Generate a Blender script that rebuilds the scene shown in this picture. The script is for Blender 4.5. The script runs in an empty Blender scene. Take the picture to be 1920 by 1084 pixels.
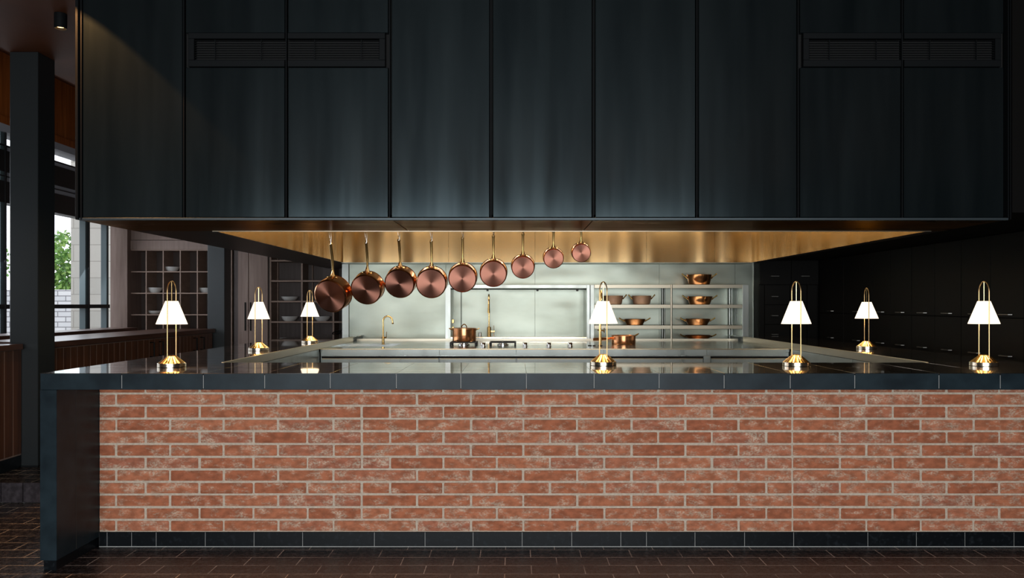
import bpy, bmesh, math, random
from mathutils import Vector, Matrix, noise
random.seed(7)
PI = math.pi
sc = bpy.context.scene
COL = sc.collection
# ------------------------------------------------------------ camera, world, lights, exposure
CH, F, VX, VY = 1.347, 1488.0, 965.0, 571.0
cd = bpy.data.cameras.new('camera'); cam = bpy.data.objects.new('camera', cd); COL.objects.link(cam)
cam.location = (0, 0, CH); cam.rotation_euler = (PI/2, 0, 0)
cd.sensor_width = 36; cd.lens = 36*F/1920; cd.shift_x = -(VX-960)/1920; cd.shift_y = (VY-542)/1920
cd.clip_end = 200
sc.camera = cam
w = bpy.data.worlds.new('world'); sc.world = w; w.use_nodes = True
w.node_tree.nodes['Background'].inputs[0].default_value = (.88, .92, 1, 1)
w.node_tree.nodes['Background'].inputs[1].default_value = 2.0
def area(name, loc, rot, sx, sy, power, color, spread=PI):
    l = bpy.data.lights.new(name, 'AREA'); l.shape = 'RECTANGLE'; l.size = sx; l.size_y = sy
    l.energy = power; l.color = color; l.spread = spread
    o = bpy.data.objects.new(name, l); COL.objects.link(o); o.location = loc; o.rotation_euler = rot
    return o
# added area light for assumed daylight behind the camera, no window built there
area('assumed_daylight_rear', (-.4, -4.4, 1.25), (PI/2, 0, 0), 6.6, 2.3, 440, (.93, .97, 1))
# light through the terrace windows on the left
area('window_daylight_left', (-5.0, 8.0, 1.95), (0, math.radians(-58), 0), 1.6, 3.6, 26, (.86, .92, 1))
# assumed, unseen luminaires in the roof of the extractor hood
area('assumed_hood_downlight', (.36, 7.6, 2.62), (math.radians(12), 0, 0), 4.0, 1.0, 40, (1, .93, .80))
area('assumed_hood_strip', (.36, 5.25, 2.45), (math.radians(62), 0, 0), 3.6, .10, .6, (1, .62, .25))
for x_ in (-1.25, -.35, .55, 1.15, 2.05):  # assumed small lamps, hidden inside the hood
    l = bpy.data.lights.new('assumed_hood_lamp', 'POINT'); l.energy = 5; l.color = (1, .76, .44); l.shadow_soft_size = .05
    o = bpy.data.objects.new('assumed_hood_lamp', l); COL.objects.link(o); o.location = (x_, 7.35, 2.5)
# added warm spot without fixture, for the warm patch on the leftmost canopy panel
l = bpy.data.lights.new('added_panel_spot', 'SPOT'); l.energy = 100; l.color = (1, .46, .16); l.spot_size = math.radians(58); l.spot_blend = .04; l.shadow_soft_size = .02
o = bpy.data.objects.new('added_panel_spot', l); COL.objects.link(o); o.location = (-2.62, 4.08, 3.20)
o.rotation_euler = (Vector((-2.33, 4.33, 2.35))-Vector(o.location)).to_track_quat('-Z', 'Y').to_euler()
vs = sc.view_settings
vs.view_transform = 'Standard'; vs.look = 'None'; vs.exposure = 0.0; vs.gamma = 1.0; vs.use_curve_mapping = False
cy = sc.cycles
cy.use_denoising = True
try: cy.denoiser = 'OPENIMAGEDENOISE'
except Exception: pass
cy.max_bounces = 10; cy.glossy_bounces = 5; cy.diffuse_bounces = 4; cy.transmission_bounces = 6
cy.sample_clamp_indirect = 6; cy.caustics_reflective = False; cy.caustics_refractive = False

# ------------------------------------------------------------ materials
def mat(name, base, rough=.5, metal=0., spec=.5, emis=None, es=0., coat=0., trans=0., aniso=0., radial=False):
    m = bpy.data.materials.new(name); m.use_nodes = True
    b = m.node_tree.nodes['Principled BSDF']
    b.inputs['Base Color'].default_value = (*base, 1); b.inputs['Roughness'].default_value = rough
    b.inputs['Metallic'].default_value = metal; b.inputs['Specular IOR Level'].default_value = spec
    b.inputs['Coat Weight'].default_value = coat; b.inputs['Coat Roughness'].default_value = .05
    b.inputs['Transmission Weight'].default_value = trans
    if emis: b.inputs['Emission Color'].default_value = (*emis, 1); b.inputs['Emission Strength'].default_value = es
    if aniso:
        b.inputs['Anisotropic'].default_value = aniso
        if radial:
            t = m.node_tree.nodes.new('ShaderNodeTangent'); t.direction_type = 'RADIAL'; t.axis = radial
            m.node_tree.links.new(t.outputs[0], b.inputs['Tangent'])
    return m
def nd(m, t, **kw):
    n = m.node_tree.nodes.new(t)
    for k, v in kw.items():
        if k in n.inputs: n.inputs[k].default_value = v
        else: setattr(n, k, v)
    return n
def ln(m, a, b): m.node_tree.links.new(a, b)
def bs(m): return m.node_tree.nodes['Principled BSDF']
def coords(m, scale=(1, 1, 1)):
    tc = nd(m, 'ShaderNodeTexCoord'); mp = nd(m, 'ShaderNodeMapping'); mp.inputs['Scale'].default_value = scale
    ln(m, tc.outputs['Object'], mp.inputs['Vector']); return mp.outputs[0]
def ramp(m, fac, stops):
    r = nd(m, 'ShaderNodeValToRGB'); e = r.color_ramp.elements
    while len(e) < len(stops): e.new(.5)
    for i, (p, c) in enumerate(stops):
        e[i].position = p; e[i].color = (*c, 1) if len(c) == 3 else c
    ln(m, fac, r.inputs[0]); return r.outputs[0]
def noise_col(m, scale, sc_, c0, c1, lo=.35, hi=.65, detail=4):
    n = nd(m, 'ShaderNodeTexNoise', Scale=sc_, Detail=detail); ln(m, coords(m, scale), n.inputs['Vector'])
    ln(m, ramp(m, n.outputs['Fac'], [(lo, c0), (hi, c1)]), bs(m).inputs['Base Color']); return n
def noise_rough(m, scale, sc_, r0, r1, detail=3):
    n = nd(m, 'ShaderNodeTexNoise', Scale=sc_, Detail=detail); ln(m, coords(m, scale), n.inputs['Vector'])
    mr = nd(m, 'ShaderNodeMapRange'); mr.inputs['From Min'].default_value = .3; mr.inputs['From Max'].default_value = .7
    mr.inputs['To Min'].default_value = r0; mr.inputs['To Max'].default_value = r1
    ln(m, n.outputs['Fac'], mr.inputs['Value']); ln(m, mr.outputs[0], bs(m).inputs['Roughness'])
def noise_bump(m, scale, sc_, strength, dist=.01, detail=3):
    n = nd(m, 'ShaderNodeTexNoise', Scale=sc_, Detail=detail); ln(m, coords(m, scale), n.inputs['Vector'])
    b = nd(m, 'ShaderNodeBump', Strength=strength, Distance=dist); ln(m, n.outputs['Fac'], b.inputs['Height'])
    ln(m, b.outputs[0], bs(m).inputs['Normal'])

M = {}
M['panel'] = mat('blackened_steel', (.04, .05, .055), .30, .8)
noise_col(M['panel'], (6, 6, .7), 1.0, (.024, .036, .041), (.054, .074, .080), .3, .75)
noise_rough(M['panel'], (9, 9, .5), 1.2, .15, .21)
M['frame_steel'] = mat('dark_steel_trim', (.008, .0095, .0105), .55, .2, .15)
M['gap'] = mat('shadow_gap', (.004, .004, .004), .8)
M['edge_steel'] = mat('hood_edge_steel', (.07, .09, .10), .4, .5)
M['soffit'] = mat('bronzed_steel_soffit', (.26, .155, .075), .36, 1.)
bs(M['soffit']).inputs['Specular Tint'].default_value = (.50, .32, .17, 1)
noise_rough(M['soffit'], (1, 3, 1), 2.0, .26, .38)
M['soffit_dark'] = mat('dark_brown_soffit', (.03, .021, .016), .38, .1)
M['column'] = mat('painted_steel_column', (.026, .031, .033), .38, .3)
M['stone'] = mat('black_honed_stone', (.010, .011, .013), .38, 0, .22)
noise_col(M['stone'], (1, 1, 1), 7, (.010, .018, .024), (.022, .038, .048))
M['stone_top'] = mat('black_polished_stone', (.010, .008, .007), .25, 0, .28, coat=1.)
noise_col(M['stone_top'], (1, 6, 1), 5, (.009, .007, .006), (.030, .021, .015))
noise_rough(M['stone_top'], (1, 5, 1), 4, .20, .34)
bs(M['stone_top']).inputs['Coat Roughness'].default_value = .035
M['grout_light'] = mat('pale_grout', (.55, .55, .53), .8)
M['grout_dark'] = mat('dark_grout', (.05, .043, .036), .8)
M['mortar'] = mat('lime_mortar', (.43, .36, .29), .9)
noise_col(M['mortar'], (1, 1, 1), 60, (.66, .54, .42), (.82, .69, .55))
# brick
m = M['brick'] = mat('reclaimed_brick', (.4, .14, .08), .85, 0, .3)
geo = nd(m, 'ShaderNodeNewGeometry')
basec = ramp(m, geo.outputs['Random Per Island'], [(0, (.54, .18, .092)), (.35, (.60, .21, .107)), (.7, (.66, .245, .13)), (1, (.55, .20, .12))])
n1 = nd(m, 'ShaderNodeTexNoise', Scale=9., Detail=8., Roughness=.72); ln(m, coords(m, (1, 1, 2.2)), n1.inputs['Vector'])
addr = nd(m, 'ShaderNodeMath', operation='MULTIPLY_ADD'); ln(m, geo.outputs['Random Per Island'], addr.inputs[0]); addr.inputs[1].default_value = .07; ln(m, n1.outputs['Fac'], addr.inputs[2])
efl = ramp(m, addr.outputs[0], [(.525, (0, 0, 0)), (.66, (.95, .95, .95))])
n2 = nd(m, 'ShaderNodeTexNoise', Scale=90., Detail=4.); ln(m, coords(m, (1, 1, 1.4)), n2.inputs['Vector'])
spk = ramp(m, n2.outputs['Fac'], [(.40, (.15, .15, .15)), (.58, (1, 1, 1))])
mul = nd(m, 'ShaderNodeMath', operation='MULTIPLY'); ln(m, efl, mul.inputs[0]); ln(m, spk, mul.inputs[1])
mix = nd(m, 'ShaderNodeMix', data_type='RGBA'); ln(m, mul.outputs[0], mix.inputs[0]); ln(m, basec, mix.inputs[6]); mix.inputs[7].default_value = (.85, .66, .50, 1)
n3 = nd(m, 'ShaderNodeTexNoise', Scale=22., Detail=5.); ln(m, coords(m, (1, 1, 1.6)), n3.inputs['Vector'])
dk = ramp(m, n3.outputs['Fac'], [(.35, (.72, .70, .68)), (.62, (1.08, 1.05, 1.03))])
mm = nd(m, 'ShaderNodeMix', data_type='RGBA', blend_type='MULTIPLY'); mm.inputs[0].default_value = 1; ln(m, mix.outputs[2], mm.inputs[6]); ln(m, dk, mm.inputs[7])
ln(m, mm.outputs[2], bs(m).inputs['Base Color'])
bp = nd(m, 'ShaderNodeBump', Strength=.5, Distance=.004); ln(m, n2.outputs['Fac'], bp.inputs['Height']); ln(m, bp.outputs[0], bs(m).inputs['Normal'])
# stainless
M['steel'] = mat('brushed_stainless', (.43, .455, .43), .30, 1.)
noise_rough(M['steel'], (5, 5, .8), 1.5, .25, .40); 
M['steel_wall'] = mat('stainless_wall_sheet', (.50, .54, .47), .34, 1.)
noise_bump(M['steel_wall'], (.9, 1, 1.6), 1.1, .34, .08, 2)
noise_col(M['steel_wall'], (.8, 1, 1.8), 1.8, (.30, .325, .27), (.40, .435, .375), .3, .7, 5)
M['steel_flat'] = mat('stainless_worktop', (.52, .55, .54), .16, 1.)
noise_rough(M['steel_flat'], (1, 4, 4), 3, .12, .22)
M['steel_edge'] = mat('polished_warm_edge', (.80, .62, .40), .22, 1.)
M['liner'] = mat('gold_lit_steel_liner', (.42, .30, .15), .24, 1.)  # plain steel; the hood's golden light is put into its colour
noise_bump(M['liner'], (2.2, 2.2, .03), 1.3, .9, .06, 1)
M['curb'] = mat('curb_steel', (.50, .46, .37), .34, 1.)
M['brass'] = mat('polished_brass', (.86, .58, .24), .16, 1.)
M['brass_dark'] = mat('aged_brass', (.60, .40, .15), .24, 1.)
M['copper'] = mat('polished_copper', (.86, .40, .19), .20, 1.)
M['copper_base'] = mat('brushed_copper', (.50, .22, .155), .40, 1., aniso=.85, radial='Z')
M['copper_matt'] = mat('satin_copper', (.55, .34, .24), .50, .8)
M['tin'] = mat('tinned_lining', (.55, .52, .48), .35, 1.)
M['iron'] = mat('cast_iron', (.02, .02, .022), .5, .3)
M['chrome'] = mat('chrome', (.7, .7, .7), .15, 1.)
M['handle_dim'] = mat('dim_nickel', (.26, .25, .23), .42, 1.)
M['shade'] = mat('glowing_fabric_shade', (.9, .8, .65), .7, 0, .2, (1, .84, .62), 1.7)
M['bulb'] = mat('spot_bulb', (1, .8, .5), .5, 0, .2, (1, .50, .18), 9.)
M['black'] = mat('black_lacquer', (.006, .0055, .005), .5, 0, .12)
M['black_wood'] = mat('black_stained_wood', (.006, .0055, .005), .6, 0, .10)
# woods
def wood(name, c0, c1, rough=.45, scale=(14, 14, .9)):
    k = mat(name, c0, rough, 0, .4); noise_col(k, scale, 2.2, c0, c1, .3, .7, 6); return k
M['wood_red'] = wood('oiled_mahogany', (.060, .020, .009), (.115, .042, .018), .38)
M['wood_ceiling'] = wood('dark_cedar_ceiling', (.085, .028, .012), (.13, .045, .020), .6, (1, .9, 14)); bs(M['wood_ceiling']).inputs['Specular IOR Level'].default_value = .12
M['wood_cap'] = wood('mahogany_cap', (.060, .024, .014), (.10, .042, .026), .30, (8, 1, 8))
M['wood_orange'] = wood('cedar_boards', (.26, .065, .010), (.44, .125, .022), .5)
M['wood_mauve'] = wood('limed_walnut', (.20, .132, .108), (.28, .20, .165), .5)
M['wood_shelf'] = wood('walnut_shelf', (.24, .16, .12), (.32, .22, .17), .5, (2, 2, 8))
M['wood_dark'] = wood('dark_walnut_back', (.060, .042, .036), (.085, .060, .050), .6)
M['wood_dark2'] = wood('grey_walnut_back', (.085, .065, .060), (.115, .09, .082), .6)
M['ceramic'] = mat('white_ceramic', (.62, .62, .60), .3, 0, .5)
M['sash'] = mat('grey_green_sash', (.085, .125, .135), .4)
M['sash_dark'] = mat('dark_sash', (.012, .013, .015), .4)
M['header'] = mat('pale_header', (.50, .52, .58), .6)
m = M['glass'] = bpy.data.materials.new('window_glass'); m.use_nodes = True
for n in list(m.node_tree.nodes): m.node_tree.nodes.remove(n)
o_ = nd(m, 'ShaderNodeOutputMaterial'); tr = nd(m, 'ShaderNodeBsdfTransparent'); gl = nd(m, 'ShaderNodeBsdfGlossy', Roughness=.02)
mx = nd(m, 'ShaderNodeMixShader'); mx.inputs[0].default_value = .06
ln(m, tr.outputs[0], mx.inputs[1]); ln(m, gl.outputs[0], mx.inputs[2]); ln(m, mx.outputs[0], o_.inputs[0])
# tiled floor: real running-bond joints
m = M['floor'] = mat('dark_clay_paver', (.02, .015, .013), .2, 0, .7)
bt = nd(m, 'ShaderNodeTexBrick', offset=.5, squash=1.); 
for k, v in {'Scale': 1., 'Mortar Size': .0024, 'Mortar Smooth': .1, 'Bias': 0., 'Brick Width': .27, 'Row Height': .13}.items(): bt.inputs[k].default_value = v
bt.inputs['Color1'].default_value = (0, 0, 0, 1); bt.inputs['Color2'].default_value = (1, 1, 1, 1); bt.inputs['Mortar'].default_value = (0, 0, 0, 1)
mp = nd(m, 'ShaderNodeMapping'); tc = nd(m, 'ShaderNodeTexCoord'); ln(m, tc.outputs['Object'], mp.inputs[0]); mp.inputs['Location'].default_value = (.05, -.065, 0)
ln(m, mp.outputs[0], bt.inputs['Vector'])
tcol = ramp(m, bt.outputs['Color'], [(0, (.010, .008, .009)), (.5, (.022, .017, .015)), (1, (.016, .015, .018))])
nf = nd(m, 'ShaderNodeTexNoise', Scale=30., Detail=8., Roughness=.8); ln(m, coords(m, (1, 1, 1)), nf.inputs['Vector'])
sp = ramp(m, nf.outputs['Fac'], [(.50, (0, 0, 0)), (.72, (.8, .8, .8))])
mA = nd(m, 'ShaderNodeMix', data_type='RGBA'); ln(m, sp, mA.inputs[0]); ln(m, tcol, mA.inputs[6]); mA.inputs[7].default_value = (.28, .25, .25, 1)
nj = nd(m, 'ShaderNodeTexNoise', Scale=3., Detail=2.); ln(m, coords(m, (1, 1, 1)), nj.inputs['Vector'])
jc = ramp(m, nj.outputs['Fac'], [(.36, (.25, .22, .20)), (.55, (.95, .86, .76))])
mB = nd(m, 'ShaderNodeMix', data_type='RGBA'); ln(m, bt.outputs['Fac'], mB.inputs[0]); ln(m, mA.outputs[2], mB.inputs[6]); ln(m, jc, mB.inputs[7])
ln(m, mB.outputs[2], bs(m).inputs['Base Color'])
mr = nd(m, 'ShaderNodeMapRange'); mr.inputs['To Min'].default_value = .10; mr.inputs['To Max'].default_value = .45; ln(m, nf.outputs['Fac'], mr.inputs['Value']); ln(m, mr.outputs[0], bs(m).inputs['Roughness'])
hb = nd(m, 'ShaderNodeMath', operation='MULTIPLY_ADD'); hb.inputs[1].default_value = -1.; ln(m, bt.outputs['Fac'], hb.inputs[0]); ln(m, nf.outputs['Fac'], hb.inputs[2])
bp = nd(m, 'ShaderNodeBump', Strength=.35, Distance=.004); ln(m, hb.outputs[0], bp.inputs['Height']); ln(m, bp.outputs[0], bs(m).inputs['Normal'])
M['tile_dark'] = mat('dark_skirting_tile', (.012, .013, .016), .35, 0, .2)
noise_col(M['tile_dark'], (1, 1, 1), 40, (.005, .007, .009), (.022, .028, .034), .55, .8, 8)
M['tile_brown'] = mat('brown_step_tile', (.03, .024, .026), .3, 0, .5)
noise_col(M['tile_brown'], (1, 1, 1), 30, (.040, .033, .037), (.085, .072, .080), .4, .7, 8)
M['white_brick'] = mat('whitewashed_brick', (.7, .7, .7), .8)
m = M['white_brick']; bt = nd(m, 'ShaderNodeTexBrick', offset=.5)
for k, v in {'Scale': 1., 'Mortar Size': .012, 'Brick Width': .40, 'Row Height': .13}.items(): bt.inputs[k].default_value = v
bt.inputs['Color1'].default_value = (.62, .63, .64, 1); bt.inputs['Color2'].default_value = (.74, .74, .74, 1); bt.inputs['Mortar'].default_value = (.25, .25, .26, 1)
mp = nd(m, 'ShaderNodeMapping'); tc = nd(m, 'ShaderNodeTexCoord'); mp.inputs['Rotation'].default_value = (-PI/2, 0, 0)
ln(m, tc.outputs['Object'], mp.inputs[0]); ln(m, mp.outputs[0], bt.inputs['Vector']); ln(m, bt.outputs['Color'], bs(m).inputs['Base Color'])
m = M['limestone'] = mat('limestone_blocks', (.6, .58, .52), .85); bt = nd(m, 'ShaderNodeTexBrick', offset=.5)
for k, v in {'Scale': 1., 'Mortar Size': .006, 'Brick Width': .46, 'Row Height': .25}.items(): bt.inputs[k].default_value = v
bt.inputs['Color1'].default_value = (.52, .51, .46, 1); bt.inputs['Color2'].default_value = (.60, .58, .52, 1); bt.inputs['Mortar'].default_value = (.36, .34, .30, 1)
mp = nd(m, 'ShaderNodeMapping'); tc = nd(m, 'ShaderNodeTexCoord'); mp.inputs['Rotation'].default_value = (-PI/2, 0, 0)
ln(m, tc.outputs['Object'], mp.inputs[0]); ln(m, mp.outputs[0], bt.inputs['Vector']); ln(m, bt.outputs['Color'], bs(m).inputs['Base Color'])
m = M['leaf'] = mat('leaf', (.10, .25, .04), .5)
geo = nd(m, 'ShaderNodeNewGeometry'); ln(m, ramp(m, geo.outputs['Random Per Island'], [(0, (.06, .17, .03)), (.6, (.16, .34, .06)), (1, (.32, .48, .12))]), bs(m).inputs['Base Color'])
M['bark'] = mat('bark', (.08, .06, .045), .9)
M['terrace'] = mat('terrace_paving', (.30, .29, .27), .8)
M['plaster'] = mat('dark_plaster', (.05, .045, .042), .8)

# ------------------------------------------------------------ mesh helpers
OFF = {}
class B:
    def __init__(s): s.bm = bmesh.new()
    def box(s, x0, x1, y0, y1, z0, z1, bev=0, seg=1):
        r = bmesh.ops.create_cube(s.bm, size=1)
        vv = r['verts']
        for v in vv: v.co = Vector(((x0+x1)/2+v.co.x*(x1-x0), (y0+y1)/2+v.co.y*(y1-y0), (z0+z1)/2+v.co.z*(z1-z0)))
        if bev:
            es = list({e for v in vv for e in v.link_edges})
            bmesh.ops.bevel(s.bm, geom=es, offset=bev, segments=seg, affect='EDGES', profile=.5)
        return s
    def quad(s, *p):
        s.bm.faces.new([s.bm.verts.new(q) for q in p]); return s
    def prism(s, pts, axis, a, b):
        def mk(u, v, t): return {'x': (t, u, v), 'y': (u, t, v), 'z': (u, v, t)}[axis]
        A = [s.bm.verts.new(mk(u, v, a)) for u, v in pts]; C = [s.bm.verts.new(mk(u, v, b)) for u, v in pts]
        n = len(pts); s.bm.faces.new(A); s.bm.faces.new(C[::-1])
        for i in range(n): s.bm.faces.new((A[i], C[i], C[(i+1) % n], A[(i+1) % n]))
        return s
    def tube(s, pts, r, n=10, closed=False, flat=1., up=None, caps=True):
        pts = [Vector(p) for p in pts]; N = len(pts); rings = []; prev = None
        for i, p in enumerate(pts):
            if closed: d = pts[(i+1) % N]-pts[i-1]
            else: d = pts[min(i+1, N-1)]-pts[max(i-1, 0)]
            d.normalize()
            if prev is None:
                u = Vector(up) if up else (Vector((0, 0, 1)) if abs(d.z) < .9 else Vector((0, 1, 0)))
            else: u = prev
            u = (u-d*u.dot(d)).normalized(); prev = u; v = d.cross(u)
            rr = r[i] if isinstance(r, (list, tuple)) else r
            rings.append([s.bm.verts.new(p+u*(math.cos(2*PI*k/n)*rr)+v*(math.sin(2*PI*k/n)*rr*flat)) for k in range(n)])
        for i in range(N if closed else N-1):
            a, b = rings[i], rings[(i+1) % N]
            for k in range(n): s.bm.faces.new((a[k], a[(k+1) % n], b[(k+1) % n], b[k]))
        if caps and not closed: s.bm.faces.new(rings[0][::-1]); s.bm.faces.new(rings[-1])
        return s
    def lathe(s, prof, c=(0, 0, 0), n=32, sx=1., sy=1., axis='z', closed=False):
        rings = []
        for r, z in prof:
            if r < 1e-6:
                rings.append([s.bm.verts.new(s._ax((0, 0, z), axis, c))])
            else:
                rings.append([s.bm.verts.new(s._ax((r*sx*math.cos(2*PI*k/n), r*sy*math.sin(2*PI*k/n), z), axis, c)) for k in range(n)])
        L = len(rings)
        for i in range(L if closed else L-1):
            a, b = rings[i], rings[(i+1) % L]
            for k in range(n):
                k2 = (k+1) % n
                if len(a) == 1 and len(b) == 1: continue
                if len(a) == 1: s.bm.faces.new((a[0], b[k2], b[k]))
                elif len(b) == 1: s.bm.faces.new((a[k], a[k2], b[0]))
                else: s.bm.faces.new((a[k], a[k2], b[k2], b[k]))
        return s
    def _ax(s, p, axis, c):
        x, y, z = p
        q = {'z': (x, y, z), 'y': (x, z, y), 'x': (z, x, y)}[axis]
        return Vector(q)+Vector(c)
    def xf(s, mtx): bmesh.ops.transform(s.bm, matrix=mtx, verts=s.bm.verts); return s
    def build(s, name, m, parent=None, smooth=False, label=None):
        off = OFF.get(parent.name, Vector()) if parent else Vector()
        if off.length: bmesh.ops.translate(s.bm, vec=-off, verts=s.bm.verts)
        bmesh.ops.recalc_face_normals(s.bm, faces=s.bm.faces)
        me = bpy.data.meshes.new(name); s.bm.to_mesh(me); s.bm.free()
        me.materials.append(M[m] if isinstance(m, str) else m)
        if smooth:
            me.polygons.foreach_set('use_smooth', [True]*len(me.polygons))
            me.set_sharp_from_angle(angle=math.radians(38))
        o = bpy.data.objects.new(name, me); COL.objects.link(o)
        if parent: o.parent = parent; OFF[o.name] = off
        if label: o['label'] = label
        return o
def thing(name, label, cat, loc=(0, 0, 0), group=None):
    o = bpy.data.objects.new(name, None); COL.objects.link(o); o.location = loc; o.empty_display_size = .1
    o['label'] = label; o['category'] = cat
    if group: o['group'] = group
    OFF[o.name] = Vector(loc); return o
def local(o): OFF[o.name] = Vector(); return o      # parts built in the thing's own coordinates
def tag(o, label, cat, group=None):
    o['label'] = label; o['category'] = cat
    if group: o['group'] = group
    return o
def struct(o): o['kind'] = 'structure'; return o
def dup(root, loc, rotz=None, label=None, group=None):
    r = root.copy(); COL.objects.link(r); r.location = loc
    if rotz is not None: r.rotation_euler = (0, 0, rotz)
    if label: r['label'] = label
    if group: r['group'] = group
    for ch in list(root.children):
        c = ch.copy(); COL.objects.link(c); c.parent = r
        for g in ch.children:
            d = g.copy(); COL.objects.link(d); d.parent = c
    return r
def px(x, Y): return (x-VX)*Y/F
def pz(y, Y): return CH-(y-VY)*Y/F

# ------------------------------------------------------------ THE ROOM
struct(B().box(-5.6, 8, -6, 11, -.1, 0).build('floor', 'floor'))
st = struct(B().box(-5.6, -2.7, 5.40, 10.9, 0, .128).box(-2.7, -2.45, 5.40, 10.9, 0, .128).build('trim_1', 'grout_light'))
b = B(); k = 0
x = px(1.5, 5.38)-.1486*3
while x < -2.46:
    b.box(x+.003, min(x+.1456, -2.45), 5.38, 5.402, .003, .137, .0015); x += .1486
struct(b.build('trim_2', 'tile_brown'))
struct(B().box(-5.6, -2.45, 5.402, 10.9, .128, .137).build('trim_3', 'floor'))
struct(B().box(-3.75, 8, -6, 11, 3.227, 3.35).build('ceiling', 'wood_ceiling'))
struct(B().prism([(-3.75, 3.227), (-5.12, 3.87), (-5.12, 3.99), (-3.75, 3.35)], 'y', -6, 11).build('ceiling_slope', 'wood_ceiling'))
struct(B().box(-5.3, 8, -6.1, -6, 0, 4).build('wall_rear', 'plaster'))
struct(B().box(8, 8.1, -6, 11, 0, 4).build('wall_right', 'plaster'))
# left wall: solid near part, cedar boards above the glazing
struct(B().box(-5.3, -5.1, -6, 4.2, 0, 4).box(-5.3, -5.1, 4.2, 11, 0, .80).build('wall_left', 'plaster'))
b = B(); y = 4.2
while y < 10.3:
    b.box(-5.3, -5.1, y+.002, y+.298, 3.171, 4.0, .003); y += .30
struct(b.build('trim_4', 'wood_orange'))
struct(B().box(-5.3, -5.07, 4.2, 10.3, 3.145, 3.22).build('trim_5', 'wood_orange'))
# window run at X = -5.1
def fr(y0, y1, x0=-5.185, x1=-5.10, z0=.80, z1=3.07, b=None): return (b or B()).box(x0, x1, y0, y1, z0, z1, .003)
win = struct(B().box(-5.24, -5.1, 4.2, 10.0, .80, .86).box(-5.24, -5.1, 4.2, 10.0, CH-.045, CH+.0).build('window_1', 'sash_dark'))
b = B()
for yy in (4.8, 6.37, 7.94, 9.50, 9.99):
    fr(yy-.05, yy, x1=-5.11, b=b)
b.build('window_frame', 'sash', win)
b = B()
for yy in (4.8, 6.37, 7.94, 9.50): b.box(-5.112, -5.095, yy+.0, yy+.02, .8, 3.07)
b.build('mullion_cap', 'sash_dark', win)
B().box(-5.30, -5.08, 4.2, 10.3, 3.07, 3.17).build('head', 'header', win)
b = B()
for h0, h1 in ((1.599, 1.585), (1.543, 1.330), (1.235, 1.02)): b.box(-5.24, -5.10, 4.2, 10.0, CH+h1, CH+h0)
b.box(-5.24, -5.10, 4.2, 10.0, CH+1.281, CH+1.290)
b.build('transom', 'sash_dark', win)
b = B(); b.box(-5.22, -5.12, 4.2, 10, CH+1.54, CH+1.585).box(-5.22, -5.12, 4.2, 10, CH+1.235, CH+1.281).box(-5.22, -5.12, 4.2, 10, CH+1.29, CH+1.33)
b.build('transom_panel', 'header', win)
B().box(-5.185, -5.175, 4.2, 10.0, .80, 3.07).build('pane', 'glass', win)
# back wall of the dining side, walnut
struct(B().box(-5.3, -1.98, 10.65, 10.8, 0, 4.1).build('wall_back', 'wood_mauve'))
struct(B().box(-1.98, 8, 10.9, 11, 0, 4).build('wall_end', 'plaster'))
struct(B().box(px(207, 10.2), px(238.5, 10.2), 10.2, 10.66, 0, 3.6).build('trim_6', 'wood_mauve'))
# outside
struct(B().box(-30, -5.3, -10, 60, -.35, -.25).build('terrace_ground', 'terrace'))
g = B().box(-14, -7.9, 19.8, 20.3, -.3, CH+.37, .01).build('garden_wall', 'white_brick')
tag(g, 'low whitewashed brick garden wall seen through the left windows', 'garden wall')
g = B().box(px(133, 12), -5.75, 12, 12.6, -.3, pz(292, 12)).build('stone_pier', 'limestone')
tag(g, 'tall pale limestone block pier outside the left windows', 'pier')
def tree(loc, h, r, seed, label):
    rnd = random.Random(seed)
    t = thing('leafy_tree', label, 'tree', loc, 'trees beyond the garden wall')
    x0, y0, z0 = loc
    b = B(); b.tube([(x0, y0, z0), (x0+.1, y0, z0+h*.35), (x0-.1, y0, z0+h*.7), (x0, y0, z0+h*.92)], [.16, .12, .08, .02], 8)
    for i in range(7):
        a = rnd.uniform(0, 2*PI); zz = z0+h*rnd.uniform(.3, .7)
        b.tube([(x0, y0, zz), (x0+math.cos(a)*r*.5, y0+math.sin(a)*r*.5, zz+h*.12), (x0+math.cos(a)*r*.85, y0+math.sin(a)*r*.85, zz+h*.2)], [.06, .04, .015], 6)
    b.build('trunk', 'bark', t, True)
    b = B()
    blobs = [(Vector((rnd.gauss(0, r*.42), rnd.gauss(0, r*.42), h*rnd.uniform(.12, .88))), rnd.uniform(.35, .7)) for _ in range(34)]
    for i in range(5200):
        c, br = rnd.choice(blobs); d = Vector((rnd.gauss(0, 1), rnd.gauss(0, 1), rnd.gauss(0, 1))).normalized()*br*rnd.uniform(.6, 1)
        p = Vector(loc)+c+d; s_ = rnd.uniform(.05, .10)
        u = Vector((rnd.gauss(0, 1), rnd.gauss(0, 1), rnd.gauss(0, 1))).normalized(); v = u.orthogonal().normalized()
        b.quad(p-u*s_, p+v*s_*.5, p+u*s_, p-v*s_*.5)
    b.build('foliage', 'leaf', t)
tree((-12.6, 23.2, -.3), 4.0, 1.3, 3, 'bright green leafy tree seen through the window right of the near column')
tree((-18.6, 26.5, -.3), 4.2, 1.5, 5, 'bright green leafy tree at the far left window edge')

# steel columns
def column(x0, x1, y0, y1, z0, z1, lab):
    c = thing('steel_column', lab, 'column', ((x0+x1)/2, (y0+y1)/2, z0))
    B().box(x0, x1, y0, y1, z0, z1, .004).build('shaft', 'column', c)
    B().box(x0-.005, x1+.005, y0-.005, y1+.005, z0, z0+.012).build('base_plate', 'frame_steel', c)
    return c
column(-3.755, -3.545, 5.90, 6.12, .137, 3.227, 'dark square steel column beside the near low panelled partition')
column(px(389, 9.5), px(421, 9.5), 9.5, 9.72, .137, 3.227, 'blue-grey square steel column at the far end of the low cabinets')
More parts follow.
